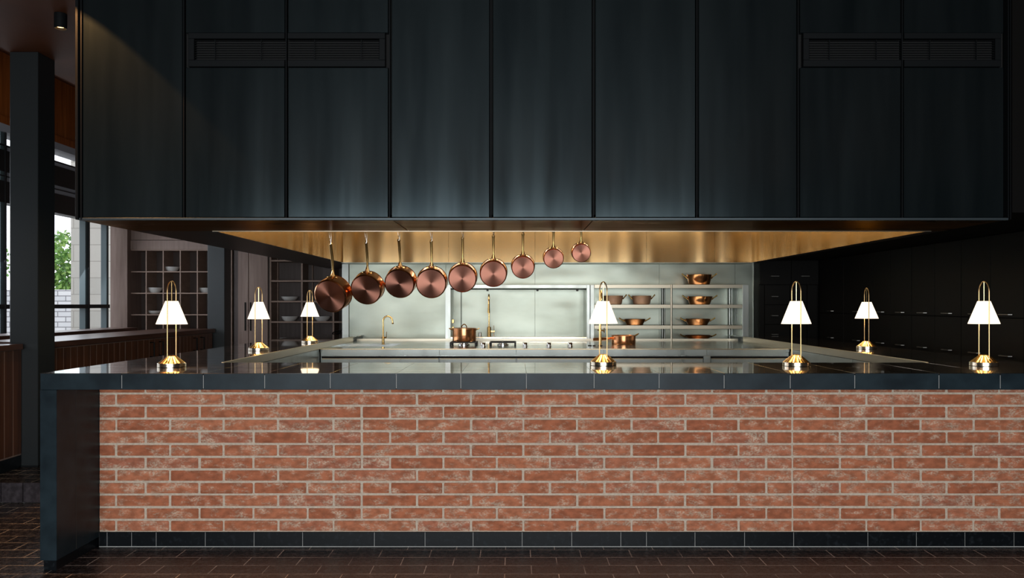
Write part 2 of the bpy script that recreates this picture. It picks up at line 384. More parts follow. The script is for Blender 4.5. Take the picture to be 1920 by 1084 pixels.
# near partition, boarded, with cap
p = thing('boarded_partition', 'low mahogany boarded partition with flat cap left of the near column', 'partition', (-3.75, 4.4, .137))
b = B(); y = 3.0
while y < 5.88:
    b.box(-3.78, -3.665, y+.004, min(y+.096, 5.895), .24, 1.01, .002); y += .1
b.build('boards', 'wood_red', p)
B().box(-3.79, -3.6665, 3.0, 5.895, .23, 1.02).build('core', 'wood_mauve', p)  # pale core near the surface stands for light caught between the boards
B().box(-3.97, -3.635, 3.0, 5.87, 1.015, 1.055, .003).build('cap', 'wood_cap', p)
B().box(-3.79, -3.6665, 3.0, 5.895, .137, .23, .002).build('skirting', 'tile_dark', p)
g = B().box(-4.60, -4.28, 4.2, 9.0, 1.04, 1.085, .003).box(-4.55, -4.33, 4.3, 8.9, .137, 1.04).build('bench_back', 'wood_cap')
tag(g, 'reddish wooden bench back rail behind the partition near the windows', 'bench')
# low cabinets beyond the near column
def lowcab(y0, y1, doors, lab):
    t = thing('low_cabinet', lab, 'cabinet', (-3.82, (y0+y1)/2, .137), 'low boarded cabinets along the window side')
    B().box(-4.15, -3.6065, y0+.004, y1-.004, .137, 1.008).build('carcass', 'wood_mauve', t)  # light caught in the board gaps is put into this pale, near-flush face
    B().box(-3.66, -3.615, y0+.004, y1-.004, .14, .22).build('skirting', 'tile_dark', t)
    if not doors:
        b = B(); y = y0+.004
        while y < y1-.02: b.box(-3.626, -3.605, y+.004, min(y+.096, y1-.004), .23, 1.0, .002); y += .1
        b.build('front_panel', 'wood_red', t)
    else:
        ym = (y0+y1)/2
        for a, c, hs in ((y0+.004, ym-.002, 1), (ym+.002, y1-.004, -1)):
            b = B(); n = 5; wv = (c-a)/n
            for i in range(n): b.box(-3.626, -3.605, a+i*wv+.004, a+(i+1)*wv-.004, .23, 1.0, .002)
            d = b.build('door', 'wood_red', t)
            hy = ym-hs*.10
            B().tube([(-3.61, hy, .97), (-3.565, hy, .97), (-3.565, hy, .83), (-3.61, hy, .83)], .008, 8).build('handle', 'black', d)
    return t
lowcab(6.14, 7.35, False, 'low mahogany boarded cabinet without handles next to the near column')
lowcab(7.35, 8.55, True, 'low mahogany cabinet with two black pulls left of the frontmost lamp rods')
lowcab(8.55, 9.47, True, 'low mahogany cabinet beside the blue-grey far column')
g = B().box(-4.2, -3.575, 6.13, 9.48, 1.012, 1.058, .003).build('cabinet_top', 'wood_cap')
tag(g, 'long mahogany top running over the low boarded cabinets', 'counter top')

# ------------------------------------------------------------ cubbyhole shelf and pantry at the back
YS = 10.3
def shelf_unit(name, lab, xs, zs, y0, y1, th, back, front, group=None):
    t = thing(name, lab, 'shelf', ((xs[0]+xs[-1])/2, (y0+y1)/2, zs[-1]), group)
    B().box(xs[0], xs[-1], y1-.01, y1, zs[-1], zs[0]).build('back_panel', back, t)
    for x in xs: B().box(x-th/2, x+th/2, y0, y1-.01, zs[-1], zs[0]).build('divider', front, t)
    for z in zs:
        B().box(xs[0]+th/2, xs[-1]-th/2, y0+.002, y1-.011, z-th/2, z+th/2).build('shelf_board', front, t)
    return t
xs = [px(242+32*i, YS) for i in range(7)]; zs = [pz(v, YS) for v in (469, 509.7, 550, 590.4, 630.8, 671)]
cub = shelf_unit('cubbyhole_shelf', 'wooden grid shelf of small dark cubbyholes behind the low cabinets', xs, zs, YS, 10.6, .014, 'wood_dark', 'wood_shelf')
fas = B().box(xs[0]-.02, xs[-1]+.02, YS-.01, 10.6, zs[0]+.008, pz(451, YS)).box(xs[0]-.02, xs[-1]+.02, YS+.005, 10.6, pz(450, YS), 3.5)
fas.build('fascia', 'wood_mauve', cub)
def bowl_prof(r, h): return [(0, .004), (r*.45, .004), (r*.45, 0), (r*.55, 0), (r*.85, h*.45), (r, h), (r*.96, h), (r*.8, h*.5), (r*.5, .012), (0, .012)]
def bowl(xc, yb, Y, r, h, lab, group):
    t = B().lathe(bowl_prof(r, h), n=28).build('white_bowl', 'ceramic', None, True)
    t.location = (px(xc, Y), Y, yb); tag(t, lab, 'bowl', group)
G1 = 'white bowls in the cubbyhole shelf'
zt = [z+.0072 for z in zs]
for xc, row, r, h, lab in ((322.5, 1, .095, .062, 'white bowl in the topmost occupied cubbyhole'),
                           (290.5, 2, .095, .068, 'deep white bowl in the second column of cubbyholes, above the shallow dish'),
                           (386.5, 2, .095, .065, 'white bowl partly hidden by the blue-grey far column'),
                           (290.5, 3, .095, .045, 'shallow white dish in the second column, left of the near lamp shade'),
                           (290.5, 4, .095, .060, 'white dish just showing above the low cabinet top, left of the lamp'),
                           (354.5, 4, .095, .085, 'white bowl low in the grid, right of the near lamp shade')):
    bowl(xc, zt[row], YS+.13, r, h, lab, G1)
pan_t = thing('pantry_cupboard', 'tall walnut double-door pantry cupboard between the two back shelves', 'cupboard', (px(470, YS), YS+.1, 0))
B().box(px(437.6, YS), px(505, YS), YS+.02, 10.62, 0, 3.2).build('carcass', 'wood_dark2', pan_t)
for a, c, hx in ((447, 466.5, 461), (467.5, 503, 471)):
    d = B().box(px(a, YS), px(c, YS), YS-.02, YS+.02, .05, 3.15, .003).build('door', 'wood_mauve', pan_t)
    B().box(px(hx-1.2, YS), px(hx+1.2, YS), YS-.028, YS-.019, pz(620, YS), pz(567, YS)).build('handle', 'black', d)
xs2 = [px(v, YS) for v in (507, 566, 625, 684)]; zs2 = [pz(v, YS) for v in (448, 489, 527, 565.5, 604, 643)]
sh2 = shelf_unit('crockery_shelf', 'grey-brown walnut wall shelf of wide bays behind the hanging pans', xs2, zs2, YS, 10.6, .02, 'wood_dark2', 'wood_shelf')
b = B()
for v in (521, 586): b.box(px(v, 10.55)-.006, px(v, 10.55)+.006, 10.54, 10.59, zs2[-1], zs2[0])
b.build('upright_rail', 'wood_shelf', sh2)
zt2 = [z+.0102 for z in zs2]; G2 = 'white bowls on the crockery shelf'
for xc, row, r, h, lab in ((543, 3, .112, .055, 'wide white bowl on the crockery shelf, highest of the three in the left bay'),
                           (543, 4, .110, .062, 'wide white bowl on the crockery shelf, middle one in the left bay'),
                           (540, 5, .112, .050, 'wide shallow white bowl low on the crockery shelf beside the middle left lamp'),
                           (604, 4, .110, .062, 'white bowl half hidden behind the third lamp and the largest pan')):
    bowl(xc, zt2[row], YS+.15, r, h, lab, G2)
g = B().tube([(px(630, 10.2)+.05*math.cos(a), 10.22, pz(624, 10.2)+.02*math.sin(a)+.012*math.cos(a)) for a in [2*PI*i/18 for i in range(18)]], .008, 6, closed=True).tube([(px(625.5, YS), 10.31, pz(632, YS)), (px(632, 10.2), 10.22, pz(626, 10.2)), (px(641, 10.2), 10.24, pz(618, 10.2))], .007, 6).build('coiled_cable', 'black', None, True)
tag(g, 'small coil of black cable at the lower right of the crockery shelf', 'cable')

# ------------------------------------------------------------ KITCHEN: walls of stainless steel
YW = 9.15
wsx0, wsx1 = px(655, YW), px(1412, YW)
seams = [wsx0, px(836, YW), px(1003, YW), px(1236, YW), px(1378, YW), wsx1]
b = B()
for i in range(5): b.box(seams[i]+.0015, seams[i+1]-.0015, YW, YW+.03, .90, 2.0)
struct(b.build('wall_kitchen', 'steel_wall'))
struct(B().box(-1.98, wsx1, YW+.03, YW+.2, 0, 3.2).build('wall_kitchen_core', 'gap'))
struct(B().box(px(642, YW), wsx0-.002, YW-.02, YW+.03, .9, 1.95, .004).box(wsx1, px(1418, YW), YW-.02, YW+.03, .9, 1.95, .004).build('trim_7', 'steel'))
YF = 8.75
# niche cabinet
zN0, zN1 = .9502, pz(534, YF)
n = thing('steel_niche', 'stainless framed recess with a tap on its ledge behind the range', 'niche', (px(972, YF), YF+.2, zN0))
for a, d in ((835, 845), (1100, 1106)): B().box(px(a, YF), px(d, YF), YF, YW-.001, zN0, zN1, .002).build('side_post', 'steel', n)
B().box(px(845, YF), px(1100, YF), YF, YW-.001, pz(540.5, YF), zN1, .002).build('top_rail', 'steel', n)
B().box(px(845, YF), px(1100, YF), YF, YW-.001, zN0, pz(633, YF)).build('ledge', 'steel_flat', n)
B().box(px(845, YF), px(1100, YF), YF-.004, YF, pz(633.5, YF), pz(632, YF)).build('ledge_edge', 'steel_edge', n)
b = B().box(px(860, YF), px(861, YF), YW-.05, YW-.04, pz(625, YF), pz(541, YF))
b.box(px(845, YF), px(1100, YF), YF+.03, YF+.05, pz(543.2, YF), pz(541.6, YF)); b.build('light_track', 'frame_steel', n)
for v in (914, 1008, 1083): B().box(px(v-2, YF), px(v+2, YF), YF+.02, YF+.06, pz(546, YF), pz(542.5, YF), .002).build('clip', 'iron', n)
for v in (602, 616): B().box(px(847, YF), px(851, YF), YF+.02, YF+.05, pz(v+4, YF), pz(v-3, YF), .003).build('socket', 'brass_dark', n)
# open shelf rack
r_ = thing('steel_shelf_rack', 'open stainless rack of three shelves holding copper pans right of the niche', 'rack', (px(1253, YF), YF+.2, zN0))
B().box(px(1107, YF), px(1114, YF), YF, YW-.001, zN0, zN1, .002).build('side_post', 'steel', r_)
B().box(px(1392.5, YF), px(1404, YF), YF, YW-.001, zN0, zN1, .002).build('side_post', 'steel', r_)
for v in (534, 571.5, 610.5):
    s_ = B().box(px(1114.5, YF), px(1392, YF), YF+.01, YW-.002, pz(v+3, YF), pz(v, YF)).build('shelf', 'steel', r_)
    B().box(px(1114.5, YF), px(1392, YF), YF, YF+.012, pz(v+6.5, YF), pz(v-.3, YF), .002).build('lip', 'curb', s_)
B().tube([(px(1258.5, YF), YF-.012, zN0), (px(1258.5, YF), YF-.012, zN1)], .011, 10).build('front_upright', 'curb', r_, True)
for v in (1244, 1370): B().tube([(px(v, YW-.03)-.012, YW-.03, zN0), (px(v, YW-.03)-.012, YW-.03, zN1)], .012, 10).tube([(px(v, YW-.03)+.014, YW-.03, zN0), (px(v, YW-.03)+.014, YW-.03, zN1)], .008, 10).build('rear_upright', 'steel', r_, True)

# ------------------------------------------------------------ range
XL, XR = -1.74, 2.46
ZR = .95; R0, R1 = 7.10, 9.14
r = thing('cooking_range', 'long stainless cooking range with gas burners across the back of the kitchen', 'range', ((XL+XR)/2, 8, 0))
sx0, sx1, sy0, sy1 = px(625, 7.7), px(742, 7.7), 7.45, 8.05
b = B()
b.box(XL+.002, sx0, R0, YF, ZR-.03, ZR, .002).box(sx1, XR-.002, R0, YF, ZR-.03, ZR, .002).box(sx0, sx1, R0, sy0, ZR-.03, ZR).box(sx0, sx1, sy1, YF, ZR-.03, ZR)
b.build('worktop', 'steel_flat', r)
b = B().box(sx0+.001, sx1-.001, sy0+.001, sy1-.001, ZR-.18, ZR-.17).box(sx0+.001, sx0+.01, sy0+.001, sy1-.001, ZR-.17, ZR-.03).box(sx1-.01, sx1-.001, sy0+.001, sy1-.001, ZR-.17, ZR-.03).box(sx0+.01, sx1-.01, sy1-.01, sy1-.001, ZR-.17, ZR-.031).box(sx0+.01, sx1-.01, sy0+.001, sy0+.01, ZR-.17, ZR-.031)
b.build('sink_bowl', 'steel', r)
B().box(XL+.003, XR-.003, YF+.001, R1-.0, ZR-.03, ZR-.001).box(XL+.003, XR-.003, YF-.018, YF-.0005, ZR, ZR+.020).build('rear_ledge', 'curb', r)
B().box(XL+.002, XR-.002, R0-.004, R0+.001, ZR-.006, ZR+.0015).build('front_edge', 'steel_edge', r)  # gold tone is the rounded edge's reflection put into the colour
b = B(); xx = [px(v, R0) for v in (603, 824, 968, 1132, 1325, 1474)]
for i in range(5): b.box(xx[i]+.001, xx[i+1]-.001, R0-.003, R0+.04, pz(666.5, R0), ZR-.007, .001)
b.build('front_fascia', 'steel', r)
B().box(XL+.002, XR-.002, R0+.02, YF, .10, ZR-.031).build('body', 'steel', r)
b = B().box(XL+.01, XR-.01, R0+.001, R0+.02, pz(668.5, R0), pz(667.5, R0)); b.build('seam_strip', 'chrome', r)
B().box(XL+.01, XR-.01, R0+.012, R0+.0195, pz(672, R0), pz(668.5, R0)).build('shadow_recess', 'gap', r)
for i, (a, c) in enumerate(((604, 823), (825, 967), (969, 1131), (1133, 1318), (1333, 1473))):
    d = B().box(px(a, R0), px(c, R0), R0-.006, R0+.019, .45, pz(672.2, R0), .002).build('drawer', 'steel', r)
    B().box(px(a, R0)+.002, px(c, R0)-.002, R0-.014, R0-.006, pz(673.4, R0), pz(671.8, R0)).build('pull_edge', 'steel_edge', d)
B().box(px(1319, R0), px(1332, R0), R0-.008, R0+.019, .12, pz(667.5, R0), .002).build('divider_post', 'steel', r)
def burner(xc, Y, lab=None):
    t = thing('gas_burner', lab, 'burner', (px(xc, Y), Y, ZR), 'gas burners on the range')
    x0, y0 = px(xc, Y), Y; h = .036; hw = .12
    b = B()
    for s_ in (-1, 1):
        b.box(x0+s_*hw-.006, x0+s_*hw+.006, y0-hw, y0+hw, ZR+h-.010, ZR+h, .002)
        b.box(x0-hw, x0+hw, y0+s_*hw-.006, y0+s_*hw+.006, ZR+h-.010, ZR+h, .002)
        for s2 in (-1, 1): b.box(x0+s_*hw-.009, x0+s_*hw+.009, y0+s2*hw-.009, y0+s2*hw+.009, ZR, ZR+h-.001, .003)
        b.box(x0+s_*.03-.02+(-.0), x0+s_*.03+.02, y0-.005, y0+.005, ZR+h-.010, ZR+h)
        b.box(x0+min(s_*.03, s_*hw), x0+max(s_*.03, s_*hw), y0-.005, y0+.005, ZR+h-.012, ZR+h)
        b.box(x0-.005, x0+.005, y0+min(s_*.03, s_*hw), y0+max(s_*.03, s_*hw), ZR+h-.012, ZR+h)
    b.build('pan_support', 'iron', t)
    B().lathe([(0, 0), (.055, 0), (.055, .010), (.040, .014), (.040, .020), (0, .020)], (x0, y0, ZR), 24).build('burner_head', 'chrome', t, True)
burner(870, 7.75, 'gas burner under the lidded copper pot')
burner(943, 7.75, 'bare gas burner right of the lidded copper pot')
for xc, lab in ((906, 'between the two burners'), (984.5, 'just right of the bare burner'), (1029, 'second right of the bare burner'), (1069, 'third right of the bare burner')):
    Y = 7.5; g = B().lathe([(0, 0), (.026, 0), (.026, .006), (.021, .008), (.021, .034), (.019, .038), (0, .038)], (0, 0, 0), 20).build('range_knob', 'chrome', None, True)
    g.location = (px(xc, Y), Y, ZR); tag(g, 'round metal knob on the range top '+lab, 'knob', 'knobs on the range top')
g = B()
for cx_, rr in ((0, .016), (.04, .012), (.10, .018)): g.tube([(cx_+rr*math.cos(a), rr*.7*math.sin(a), .004) for a in [2*PI*i/14 for i in range(14)]], .004, 6, closed=True)
g = g.build('wire_trivet', 'iron', None, True); g.location = (px(1106, 7.6), 7.6, ZR); tag(g, 'small dark wire rings lying on the range left of the saute pan', 'trivet')

# pots & pans ---------------------------------------------------
def body_prof(r, h, t=.003, flare=0., rnd=.01):
    return [(0, 0), (r-rnd, 0), (r-rnd*.3, rnd*.3), (r, rnd), (r+flare*.5, h*.55), (r+flare, h-.003), (r+flare+.003, h), (r+flare-.001, h+.001), (r+flare-t, h-.004), (r+flare*.5-t, h*.5), (r-t, rnd+.002), (r-rnd-t, t), (0, t)]
def loop_handle(b, r, z, side, w=.05, out=.035, rise=.015, tr=.005):
    s_ = side
    b.tube([(s_*(r-.002), -w/2, z), (s_*(r+out*.6), -w/2, z+rise*.6), (s_*(r+out), -w*.25, z+rise), (s_*(r+out), w*.25, z+rise), (s_*(r+out*.6), w/2, z+rise*.6), (s_*(r-.002), w/2, z)], tr, 8)
# lidded pot
Y = 7.75; zb = ZR+.036
t = local(thing('copper_stockpot', 'lidded copper pot standing on the left gas burner', 'pot', (px(870.5, Y), Y, zb)))
B().lathe(body_prof(.115, .125, rnd=.008), n=48).build('body', 'copper', t, True)
B().lathe([(.121, .124), (.121, .130), (.10, .134), (0, .138), (0, .134), (.10, .130), (.116, .127)], n=48).build('lid', 'copper', t, True)
B().tube([(-.028, 0, .134), (-.022, 0, .152), (-.010, 0, .166), (.006, 0, .167), (.018, 0, .155), (.026, 0, .134)], .005, 8).build('lid_handle', 'brass_dark', t, True)
for s_ in (-1, 1):
    b = B(); loop_handle(b, .115, .112, s_, out=.03); b.build('side_handle', 'brass_dark', t, True)
g = B().tube([(px(893, Y), Y-.02, ZR+.165), (px(903, Y), Y-.06, ZR+.205)], .004, 6).tube([(px(893, Y)-.05, Y+.0, ZR+.140), (px(893, Y), Y-.02, ZR+.165)], .003, 6)
g.bm.free()
# saute pan on the range
Y = 7.95
t = local(thing('copper_saute_pan', 'copper saute pan with long handle on the range right of the centre lamp', 'pan', (px(1169, Y), Y, ZR)))
B().lathe(body_prof(.120, .088, rnd=.006), n=48).build('body', 'copper', t, True)
B().tube([(-.117, 0, .060), (-.15, -.02, .058), (-.23, -.05, .052), (-.31, -.08, .050)], [.010, .011, .016, .014], 10, flat=.6).build('handle', 'copper', t, True)
B().tube([(.115, -.02, .082), (.14, -.015, .098), (.150, 0, .104), (.14, .015, .098), (.115, .02, .082)], .006, 8).build('helper_handle', 'brass_dark', t, True)
# rack pans
def rack_pan(xc, ztop, rad, h, mt, flare, lab, group, hl=.055, Y=8.90, hm='brass_dark'):
    t = local(thing('copper_casserole', lab, 'pan', (px(xc, Y), Y, ztop), group))
    B().lathe(body_prof(rad, h, flare=flare, rnd=.02), n=40).build('body', mt, t, True)
    R = rad+flare
    for s_ in (-1, 1):
        b = B().tube([(s_*(R-.004), 0, h*.62), (s_*(R+.012), 0, h*.80), (s_*(R+hl*.6), 0, h*.95), (s_*(R+hl), 0, h+.012)], [.007, .006, .007, .008], 8, flat=1.7)
        b.tube([(s_*(R-.003), -.018, h*.72), (s_*(R+.010), 0, h*.80), (s_*(R-.003), .018, h*.72)], .004, 6)
        b.build('handle', hm, t, True)
GP = 'copper pans on the steel rack'
Yp = 8.90
def zsh(v): return pz(v, YF)+.0005
rack_pan(1311, zsh(534), .118, .115, 'copper', .022, 'deep shiny copper casserole standing on top of the steel rack', GP)
rack_pan(1312, zsh(571.5), .118, .092, 'copper', .022, 'shiny copper casserole on the right side of the upper rack shelf', GP)
rack_pan(1308, zsh(610.5), .114, .070, 'copper', .026, 'shallow shiny copper casserole on the right of the middle rack shelf', GP)
rack_pan(1309, ZR-.0008, .118, .050, 'copper', .030, 'very shallow copper dish under the rack, right of the saute pan', GP, Y=8.95)
rack_pan(1203, zsh(571.5), .095, .100, 'copper_matt', .014, 'dull brown copper casserole on the left of the upper shelf, nearer the rack post', GP, .04)
rack_pan(1150, zsh(571.5), .095, .100, 'copper_matt', .014, 'dull brown copper casserole on the upper shelf partly hidden by the centre lamp', GP, .04)
rack_pan(1190, zsh(610.5), .098, .068, 'copper', .022, 'small shallow shiny copper casserole on the left of the middle rack shelf', GP)

# taps ----------------------------------------------------------
def arc(cx_, z, r, a0, a1, n, fn): return [fn(cx_+r*math.cos(a0+(a1-a0)*i/n), z+r*math.sin(a0+(a1-a0)*i/n)) for i in range(n+1)]
Y = 7.88
t = local(thing('swan_neck_tap', 'curved brass tap standing by the sink at the left of the range', 'tap', (px(718.5, Y), Y, ZR+.0)))
B().lathe([(0, 0), (.020, 0), (.020, .004), (.013, .006), (.013, .062), (.017, .064), (.017, .072), (.009, .076), (.009, .09), (0, .09)], n=20).build('body', 'brass', t, True)
B().tube([(0, 0, .08), (0, 0, .235)]+arc(.045, .235, .045, PI, .12, 14, lambda a, c: (a, 0, c))+[(.094, 0, .215)], [.0085]*2+[.0085]*15+[.0085], 10).lathe([(0, -.0), (.010, 0), (.011, .012), (0, .012)], (.094, 0, .203), 12).build('spout', 'brass', t, True)
B().tube([(.012, 0, .068), (.030, 0, .068)], .007, 8).tube([(.031, 0, .066), (.034, 0, .125)], .003, 8).build('lever', 'brass', t, True)
Y = 8.83
t = local(thing('pull_down_tap', 'tall slender brass tap standing on the niche ledge', 'tap', (px(917, Y), Y, pz(633, YF)+.0005)))
B().lathe([(0, 0), (.021, 0), (.021, .112), (.012, .118), (0, .118)], n=20).build('body', 'brass_dark', t, True)
B().tube([(0, 0, .11), (0, 0, .40)]+[(0, -.055+.055*math.cos(a), .40+.055*1.3*math.sin(a)) for a in [PI*i/12 for i in range(13)]]+[(0, -.11, .34)], .0085, 10).build('spout', 'brass', t, True)
B().tube([(0, -.11, .37), (0, -.11, .27)], [.010, .015], 12).build('spray_head', 'brass_dark', t, True)
B().tube([(.018, 0, .065), (.06, 0, .065)], .008, 8).tube([(.055, 0, .06), (.053, 0, .13)], .003, 8).tube([(.055, 0, .06), (.053, 0, .01)], .003, 8).build('lever', 'brass', t, True)
g = B().lathe([(0, 0), (.016, 0), (.016, .045), (.018, .047), (.018, .054), (0, .054)], n=16).build('soap_cap', 'chrome', None, True)
g.location = (px(900, 8.83), 8.83, pz(633, YF)+.0005); tag(g, 'small round metal fitting on the niche ledge left of the tall tap', 'fitting')
Y = 7.7
t = local(thing('pot_filler_tap', 'brass pot filler tap mostly hidden behind the centre lamp', 'tap', (px(1126, Y), Y, ZR)))
B().lathe([(0, 0), (.018, 0), (.018, .004), (.010, .008), (.010, .13), (0, .13)], n=16).build('body', 'brass_dark', t, True)
B().tube([(0, 0, .12), (0, 0, .50), (0, -.03, .53), (0, -.08, .53), (0, -.10, .50), (0, -.10, .44)], .008, 10).build('spout', 'brass', t, True)
B().tube([(-.03, 0, .15), (.035, 0, .14)], .006, 8).tube([(.036, 0, .12), (.036, 0, .17)], .004, 8).build('lever', 'brass', t, True)

# ------------------------------------------------------------ BAR COUNTER
C0, C1 = 4.0, 4.74; ZC = 1.0; TH = .083
XE, XEND = -2.393, 3.30
c = thing('bar_counter', 'brick-fronted bar counter with thick black stone top wrapping round the kitchen', 'counter', (.4, 4.4, 0))
jo = [XE]+[px(v, C0) for v in (228, 381, 496, 619, 743, 864, 987, 1114, 1236, 1358, 1482, 1603, 1761, 1876)]+[XEND]
b = B()
for i in range(len(jo)-1): b.box(jo[i]+.0017, jo[i+1]-.0017, C0, C0+.012, ZC-TH, ZC-.0005, .0012)
for i in range(len(jo)-1): b.box(jo[i]+.0017, jo[i+1]-.0017, C0+.012, C1-.013, ZC-TH, ZC-TH+.01)
b.build('edge_tiles', 'stone', c)
B().box(XE+.006, XEND-.01, C0+.003, C1-.014, ZC-TH+.006, ZC-.010).build('grout_core', 'grout_light', c)
b = B()
for i in range(len(jo)-1):
    b.box(jo[i]+.0006, jo[i+1]-.0006, C0+.0005, C0+.37-.0006, ZC-.010, ZC, .0008); b.box(jo[i]+.0006, jo[i+1]-.0006, C0+.37+.0006, C1, ZC-.010, ZC, .0008)
def side_tiles(b, x0, x1, y1=YW):
    y = C1+.0006
    while y < y1-.01:
        y2 = min(y+.326, y1); b.box(x0, x1, y, y2-.0012, ZC-.010, ZC, .0008); y = y2
side_tiles(b, XE, XL-.001); side_tiles(b, XR+.001, 3.06)
b.build('top_tiles', 'stone_top', c)
b = B().box(XE+.003, XL-.012, C1-.014, YW, ZC-TH, ZC-.010).box(XR+.012, 3.057, C1-.014, YW, ZC-TH, ZC-.010)
b.build('side_core', 'stone', c)
B().box(XL-.012, XL, C1, 8.55, ZC-.052, ZC+.003, .001).build('inner_lip', 'curb', c)
B().box(XR, XR+.012, C1, 8.55, ZC-.052, ZC+.003, .001).build('inner_lip', 'curb', c)
B().box(XL-.001, XR+.001, C1-.012, C1-.001, ZC-.052, ZC-.011).build('inner_lip_front', 'curb', c)
B().box(XL-.03, XL-.006, C1, R0+2.0, .10, ZC-.056).box(XR+.006, XR+.03, C1, R0+2.0, .10, ZC-.056).box(XL, XR, C1-.03, C1-.013, .1, ZC-.056).build('inner_cladding', 'steel', c)
# end panel with recessed foot
XP = px(106, C0)
B().box(XE, XP, C0, 8.8, .055, ZC-TH-.001, .0015).build('end_panel', 'stone', c)
B().box(XE+.008, XP-.012, C0+.02, 8.8, 0, .055).build('end_panel_foot', 'tile_dark', c)
b = B()
for v in (.34,): b.box(XP, XP+.0008, C0+.18, C0+.1815, .06, ZC-TH)
b.build('panel_joint', 'grout_dark', c)
YB = 4.41
XB0 = px(186, YB)
B().box(XP+.001, XEND-.05, YB+.012, YB+.12, 0, ZC-TH-.001).build('masonry_core', 'gap', c)
B().box(XB0+.001, XEND-.05, YB+.004, YB+.012, .083, ZC-TH-.001).build('mortar', 'mortar', c)
rows = [998, 975, 951.5, 927.5, 904, 880.5, 857, 833, 809, 785.5, 761, 738, 714]
A_ = [186, 217, 318, 419, 521, 625, 678, 781.5, 883, 981, 1082, 1184, 1285, 1385, 1485, 1625, 1727, 1826, 1928, 2030, 2100]
B_ = [186, 272, 373.5, 475, 576, 678, 731, 831, 931, 1031, 1133, 1234, 1335, 1437, 1485.5, 1575, 1674, 1775, 1874, 1975, 2075, 2100]
rnd = random.Random(11)
b = B()
for i in range(12):
    J = list(A_ if i % 2 == 0 else B_)
    if i % 2 == 0 and i not in (2, 6, 8): J.remove(678)
    if i in (1, 5, 9): J[6] = J[6]
    z0, z1 = pz(rows[i], YB)+.0055, pz(rows[i+1], YB)-.0055
    z1 = min(z1, ZC-TH-.002)
    for a, d in zip(J[:-1], J[1:]):
        x0, x1 = px(a, YB)+.006, px(d, YB)-.005
        if a == 186: x0 = XB0
        if d == 1485 or d == 1485.5: x1 += .003
        x0 += rnd.uniform(-.0015, .0015)*(a != 186); x1 += rnd.uniform(-.0015, .0015)
        dz = rnd.uniform(-.0008, .0008)
        if x1-x0 < .02: continue
        b.box(x0, x1, YB+rnd.uniform(-.002, .001), YB+.011, z0+dz, z1+dz if i < 11 else z1, .0055, 2)
b.build('brickwork', 'brick', c, True)
b = B(); jj = [186, 201, 247, 293, 385, 476.5, 567.5, 702, 797, 887, 979, 1072, 1164, 1212, 1303, 1396, 1488, 1627, 1718, 1809, 1901, 1990, 2080]
for a, d in zip(jj[:-1], jj[1:]): b.box(px(a, YB)+.0015, px(d, YB)-.0015, YB-.004, YB+.012, .004, .083, .0015)
b.build('plinth_tiles', 'tile_dark', c)
B().box(XB0, XEND-.05, YB, YB+.013, 0, .080).build('plinth_grout', 'grout_light', c)
# ------------------------------------------------------------ HOOD
H0 = 4.333; ZS = CH+.463; XH0, XH1 = -2.394, px(1893, H0)
OX0, OX1, OY0, OY1 = -1.90, 2.62, 5.0, 8.75
h = thing('extractor_canopy', 'huge overhead canopy clad in blackened steel panels above the kitchen', 'canopy', (.4, 6.5, ZS))
pj = [152, 345, 537, 731, 921, 1113, 1307, 1497, 1692, 1885]
b = B().box(XH0+.02, XH1-.02, H0+.03, H0+.1, ZS+.03, 3.2); b.build('backing', 'gap', h)
zv0, zv1 = pz(125.5, H0), pz(62, H0)
for i in range(9):
    x0, x1 = px(pj[i], H0)+.009, px(pj[i+1], H0)-.009
    vent = i in (1, 2, 7, 8)
    b = B()
    if vent: b.box(x0, x1, H0, H0+.029, ZS+.012, zv0-.003, .003).box(x0, x1, H0, H0+.029, zv1+.001, 3.22, .003)
    else: b.box(x0, x1, H0, H0+.029, ZS+.012, 3.22, .003)
    b.build('cladding_panel', 'panel', h)
    if vent:
        a = x0+(.016 if i in (1, 7) else -.001); d = x1-(.016 if i in (2, 8) else -.001)
        fw = .036
        b = B().box(a, d, H0-.006, H0+.028, zv0, zv0+fw, .002).box(a, d, H0-.006, H0+.028, zv1-fw+.004, zv1, .002)
        if i in (1, 7): b.box(a, a+fw*.9, H0-.006, H0+.028, zv0+fw, zv1-fw+.004, .002)
        if i in (2, 8): b.box(d-fw*.9, d, H0-.006, H0+.028, zv0+fw, zv1-fw+.004, .002)
        v = b.build('vent_frame', 'frame_steel', h)
        b = B(); n_ = 9
        for k in range(n_):
            z = zv0+fw+(zv1-zv0-2*fw+.004)*(k+.5)/n_
            b.prism([(H0+.004, z-.0035), (H0+.024, z+.001), (H0+.024, z+.003), (H0+.004, z-.0015)], 'x', a+.002, d-.002)
        for q in (.27, .75): b.box(a+(d-a)*q, a+(d-a)*q+.003, H0+.002, H0+.01, zv0+fw, zv1-fw)
        b.build('louvre', 'frame_steel', v)
for v in pj[1:-1]:
    for s_ in (-1,): B().box(px(v, H0)-.004, px(v, H0)+.001, H0-.001, H0+.029, ZS+.008, 3.22).build('joint_strip', 'frame_steel', h)
b = B().box(XH0, XH0+.016, H0-.012, H0+.10, ZS, 3.22, .002).box(XH0+.026, XH0+.033, H0-.006, H0+.03, ZS, 3.22)
b.box(px(1886, H0)+.004, px(1889, H0), H0-.012, H0+.03, ZS+.01, 3.22).box(px(1891.5, H0), XH1, H0-.016, H0+.10, ZS, 3.22, .002)
b.build('corner_trim', 'frame_steel', h)
B().box(XH0+.016, XH1-.007, H0-.003, H0+.03, ZS-.003, ZS+.0105, .002).build('bottom_edge_angle', 'edge_steel', h)
B().box(XH0, XH0+.015, H0+.1, 10.2, ZS+.001, 3.22).build('end_cladding', 'panel', h)
